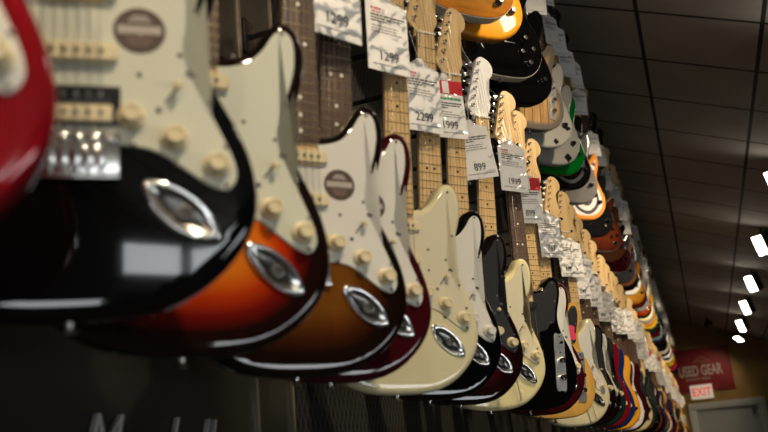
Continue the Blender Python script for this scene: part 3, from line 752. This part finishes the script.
# ------------------------------------------------------------------ lower row
XROW = -0.514; XUP = -0.468
MG, WG, CG, BG = M['mint_guard'], M['white_guard'], M['cream_guard'], M['black_guard']
LOW = [ # Y, Z, kind, finish, guard, board, label, extras, tag(price, header, ztop, x, aimdeg, roll)
 (0.362, .146, 'strat', RED, WG, 'rosewood', 'shiny red guitar with white pickguard cut off by the left picture edge', dict(aim=math.radians(40)), None),
 (0.652, .155, 'strat', BLACK, MG, 'rosewood', 'big blurred gloss black guitar with pale pickguard and black and cream double pickup', dict(hum=True, sticker=True, aim=math.radians(36), roll=-.012), None),
 (0.836, .140, 'strat', BURST3, MG, 'rosewood', 'bright orange sunburst guitar directly behind the big black guitar', {}, None),
 (1.125, .139, 'strat', BURST2, WG, 'rosewood', 'brown sunburst guitar with a fully visible round sticker on its pale pickguard', dict(sticker=True), None),
 (1.241, .139, 'strat', WINE, WG, 'rosewood', 'wine red guitar with pale pickguard between brown sunburst and ivory guitars', dict(sticker=True), ('1299', 'pink', .690, -.012, 44, .04)),
 (1.549, .137, 'strat', OLYMPIC, CG, 'maple_board', 'ivory guitar with ivory pickguard, largest pale body of the lower row', {}, ('1299', 'pink', .760, -.030, 40, .03)),
 (1.755, .137, 'strat', BLACK, WG, 'maple_board', 'black guitar with white pickguard and white knobs behind the ivory guitar', dict(knobs='white_plastic'), ('2299', 'pink', .715, -.030, 40, .0)),
 (1.993, .137, 'strat', DARKBURST, BG, 'maple_board', 'dark red and black guitar with black pickguard and one cream knob showing', dict(button='black_plastic'), ('1999', 'green', .780, -.036, 34, -.01)),
 (2.295, .135, 'strat', CREAM, CG, 'maple_board', 'cream yellow guitar with cream pickguard in front of the black chrome-plated one', dict(trem=True, head='white_head', button='black_plastic'), ('899', 'pink', .765, -.060, 22, -.14)),
 (2.55, .135, 'tele', BLACK, BG, 'rosewood', 'black guitar with black pickguard and long chrome control plate', {}, ('1999', 'pink', .80, -.008, 32, .05)),
 (2.71, .130, 'strat', WINE, WG, 'maple_board', 'dark wine guitar with a sliver of white pickguard before the butterscotch guitar', {}, ('899', 'red', .75, .0, 30, -.01)),
 (2.98, .123, 'tele', BUTTER, BG, 'maple_board', 'butterscotch yellow guitar with black pickguard and a pink sticker', dict(pink=True), ('767', 'pink', .70, .02, 36, .0)),
 (3.42, .110, 'strat', OLYMPIC, WG, 'rosewood', 'off-white guitar with white pickguard, large and pale at the lower right', dict(trem=True), ('699', 'pink', .72, .0, 46, -.03)),
 (3.68, .12, 'strat', DARKBURST, BG, 'maple_board', 'dark brown burst guitar with black pickguard following the off-white one', {}, ('499', 'pink', .76, .0, 30, .02)),
 (3.90, .12, 'strat', DARKBURST, WG, 'rosewood', 'dark reddish guitar second behind the off-white one', {}, ('599', 'pink', .70, .0, 36, 0)),
 (4.14, .12, 'strat', DKGREEN, BG, 'rosewood', 'dark green guitar third behind the off-white one', {}, ('549', 'pink', .78, .0, 40, 0)),
 (4.40, .12, 'strat', CRIMSON, None, 'rosewood', 'crimson guitar just before the blue one', {}, ('449', 'pink', .74, .0, 30, .03)),
 (4.66, .12, 'strat', BLUE, None, 'rosewood', 'dark blue guitar just before the orange one', {}, ('499', 'pink', .70, .0, 40, 0)),
 (5.05, .12, 'strat', ORANGE, None, 'rosewood', 'orange amber guitar with dark knobs near the right end of the lower row', dict(knobs='black_plastic'), ('399', 'pink', .76, .0, 36, 0)),
 (5.30, .12, 'tele', WHITE, BG, 'rosewood', 'white guitar right behind the orange one', {}, ('349', 'pink', .72, .0, 42, .04)),
 (5.56, .12, 'strat', WINE, None, 'rosewood', 'wine red guitar second behind the orange one', {}, ('599', 'pink', .74, .0, 34, 0)),
]
rnd = random.Random(11)
def zadj(g, z_above): pass
guitars = []
for i, (Y, Z, kind, fin, gd, board, lab, ex_, tg) in enumerate(LOW):
    det = 3 if Y < 3.4 else 2
    g = guitar(kind, XROW if Y < 2.4 else -.46, Y, Z, lab, fin, gd, board, detail=det, group=None, **{'roll': rnd.uniform(-.006, .006), **ex_}); guitars.append(g)
    if tg:
        pr, hd, zt, dx, ad, rl = tg
        p = local_to_world(g, (dx, -.050 - .055 * abs(math.sin(math.radians(ad + 13) - AIM)), zt))
        hdr = {'red': ' with red header', 'green': ' with red band and green print'}.get(hd, '')
        where = {4: 'first price tag at the top edge, on the neck before the maple necks', 5: 'crumpled 1299 tag at the top on the first maple neck', 6: '2299 price tag lower right of the 1299 one',
                 7: '1999 price tag with red band and green line', 8: 'white tag turned askew just right of the red-banded one', 9: 'large plain 1999 tag over dark fretboard',
                 10: 'tag with bright red header right of the plain 1999 one', 11: '767 tag partly behind the bright red headed one'}
        lb = where.get(i, 'white price tag on the %s guitar from the left, lower row' % ordinal(i + 1))
        words = lb.split()
        price_tag(p, ' '.join(words[:16]), pr, hd, math.radians(ad + 13), rl, rnd.uniform(-.03, .05), 'price tags of the lower row')

FARF = [(WINE, 'wine red'), (BLACK, 'black'), (DKGREEN, 'dark green'), (CRIMSON, 'crimson'), (BROWN, 'brown'), (CREAM, 'cream'), (BLUE, 'blue'), (BLACK, 'black'), (AMBER, 'amber'), (DARKBURST, 'dark burst'), (MAHOG, 'mahogany'), (YELLOW, 'yellow'), (BLACK, 'black'), (WHITE, 'white')]
Y = 5.84; n = 0
while Y < 17.6:
    fin, cn = FARF[(n * 5 + n // 3) % len(FARF)]; kind = rnd.choice(['strat', 'strat', 'tele', 'single'])
    gd = rnd.choice([BG, WG, None, None]) if kind != 'single' else None
    bd = rnd.choice(['rosewood', 'rosewood', 'maple_board'])
    Zr = .13 + rnd.uniform(-.01, .02); n += 1
    g = guitar(kind, -.46, Y, Zr, '%s guitar, %s beyond the white one by the orange, lower row' % (cn, ordinal(n + 1)), fin, gd, bd, detail=1, roll=rnd.uniform(-.02, .02), group='far guitars of the lower row', knobs='black_plastic')
    if True:
        p = local_to_world(g, (rnd.uniform(-.02, .02), -.078, rnd.uniform(.68, .80)))
        price_tag(p, 'tag on %s guitar, %s past the white one' % (cn, ordinal(n + 1)), '399', rnd.choice(['pink'] * 5 + ['red']), math.radians(rnd.uniform(30, 62)), rnd.uniform(-.08, .08), group='far tags of the lower row', detail=1)
    Y += rnd.uniform(.23, .30)

# ------------------------------------------------------------------ upper row
UZ = 1.270
def uy(ypx): return (896.4 * 1.255 / (445 - ypx) - .154 - .2765 * UZ) / .9132
UP = [ # bottom pixel row used only to space them along the wall, kind, finish, guard, label
 (22, 'single', QUILT, None, 'quilted amber-brown arched guitar at the top edge, first of the upper row'),
 (44, 'strat', ORANGE, None, 'glossy orange-gold guitar with dark knob below the quilted one'),
 (83, 'single', BLACK, None, 'first gloss black guitar of the upper row, under the orange-gold one'),
 (108, 'strat', BLACK, None, 'second black guitar of the upper row, just before the plank-topped one'),
 (133, 'tele', PLANK, None, 'guitar with wooden plank top and grey rim in the upper row'),
 (150, 'strat', GRAPH_A, None, 'first pale guitar with black angular graphics, after the plank-topped one'),
 (167, 'strat', GRAPH_B, None, 'second pale guitar with black diamond graphics, before the green one'),
 (177, 'strat', GREEN, None, 'bright green guitar of the upper row'),
 (191, 'strat', RING, None, 'black guitar with fine pale ring line, after the green one'),
 (205, 'strat', SILVER, None, 'silver grey guitar after the black ringed one'),
 (222, 'strat', SWIRL, None, 'white guitar with grey concentric rings and orange rim'),
 (238, 'strat', PINKG, None, 'black guitar with small pink and white markings'),
 (253, 'single', MAHOG, None, 'reddish brown arched guitar after the black one with pink markings'),
 (263, 'strat', BROWN, None, 'plain dark brown guitar of the upper row'),
 (274, 'single', WINE, None, 'dark wine arched guitar of the upper row'),
 (284, 'strat', CHAR, None, 'charcoal guitar just before the white one far along the upper row'),
 (296, 'strat', WHITE, BG, 'white guitar with dark pickguard far along the upper row'),
 (305, 'strat', AMBER, None, 'amber guitar far along the upper row, after the white one'),
 (317, 'strat', REDORANGE, WG, 'red-orange guitar far along the upper row'),
 (325, 'strat', SILVER, None, 'silver guitar just after the red-orange one'),
 (334, 'strat', DKGREEN, WG, 'dark green guitar with white pickguard far along the upper row'),
 (341, 'single', TEAL, None, 'pale sea green guitar far along the upper row'),
 (348, 'strat', BLACK, None, 'black guitar after the pale sea green one'),
 (355, 'strat', WHITE, None, 'plain white guitar near the end of the upper row'),
 (361, 'tele', BLUE, WG, 'blue guitar near the end of the upper row'),
 (366, 'strat', YELLOW, None, 'yellow guitar near the end of the upper row'),
 (371, 'strat', CRIMSON, None, 'crimson guitar near the end of the upper row'),
 (375, 'strat', BLACK, None, 'last black guitar at the far end of the upper row'),
]
prev = None
extra = []
ys = [uy(u[0]) for u in UP]
for i, (yp, kind, fin, gd, lab) in enumerate(UP):
    Y = ys[i]; det = 2 if Y < 6 else 1
    g = guitar(kind, XUP, Y, UZ + rnd.uniform(-.004, .004), lab, fin, gd, rnd.choice(['rosewood', 'maple_board', 'rosewood']), detail=det, head=rnd.choice(['maple', 'black_head']), roll=rnd.uniform(-.008, .008), knobs='black_plastic', group=None)
    p = local_to_world(g, (rnd.uniform(-.02, .02), -.078, rnd.uniform(.64, .80)))
    price_tag(p, 'white tag high on the neck of the %s prominent upper guitar' % ordinal(i + 1), '999', rnd.choice(['pink'] * 4 + ['red']), math.radians(rnd.uniform(30, 62)), rnd.uniform(-.07, .07), group='price tags of the upper row', detail=1)
# the far upper row is closer packed than the bodies one can name: fill the gaps between them
n = 0
for a, b in zip(ys, ys[1:]):
    k = int((b - a) / .30)
    for j in range(1, k + 1):
        if b - a < .58: break
        Y = a + (b - a) * j / (k + 1); n += 1
        fin, cn = FARF[(n * 3 + 1) % len(FARF)]
        g = guitar('strat', XUP, Y, UZ + rnd.uniform(-.0, .02), '%s guitar, %s of those half hidden in the far upper row' % (cn, ordinal(n)), fin, None, 'rosewood', detail=1, group='far guitars of the upper row', knobs='black_plastic')
        p = local_to_world(g, (rnd.uniform(-.02, .02), -.078, rnd.uniform(.64, .80)))
        price_tag(p, 'tag on %s guitar, %s of those half hidden in the far upper row' % (cn, ordinal(n)), '999', 'pink', math.radians(rnd.uniform(30, 62)), rnd.uniform(-.07, .07), group='far tags of the upper row', detail=1)
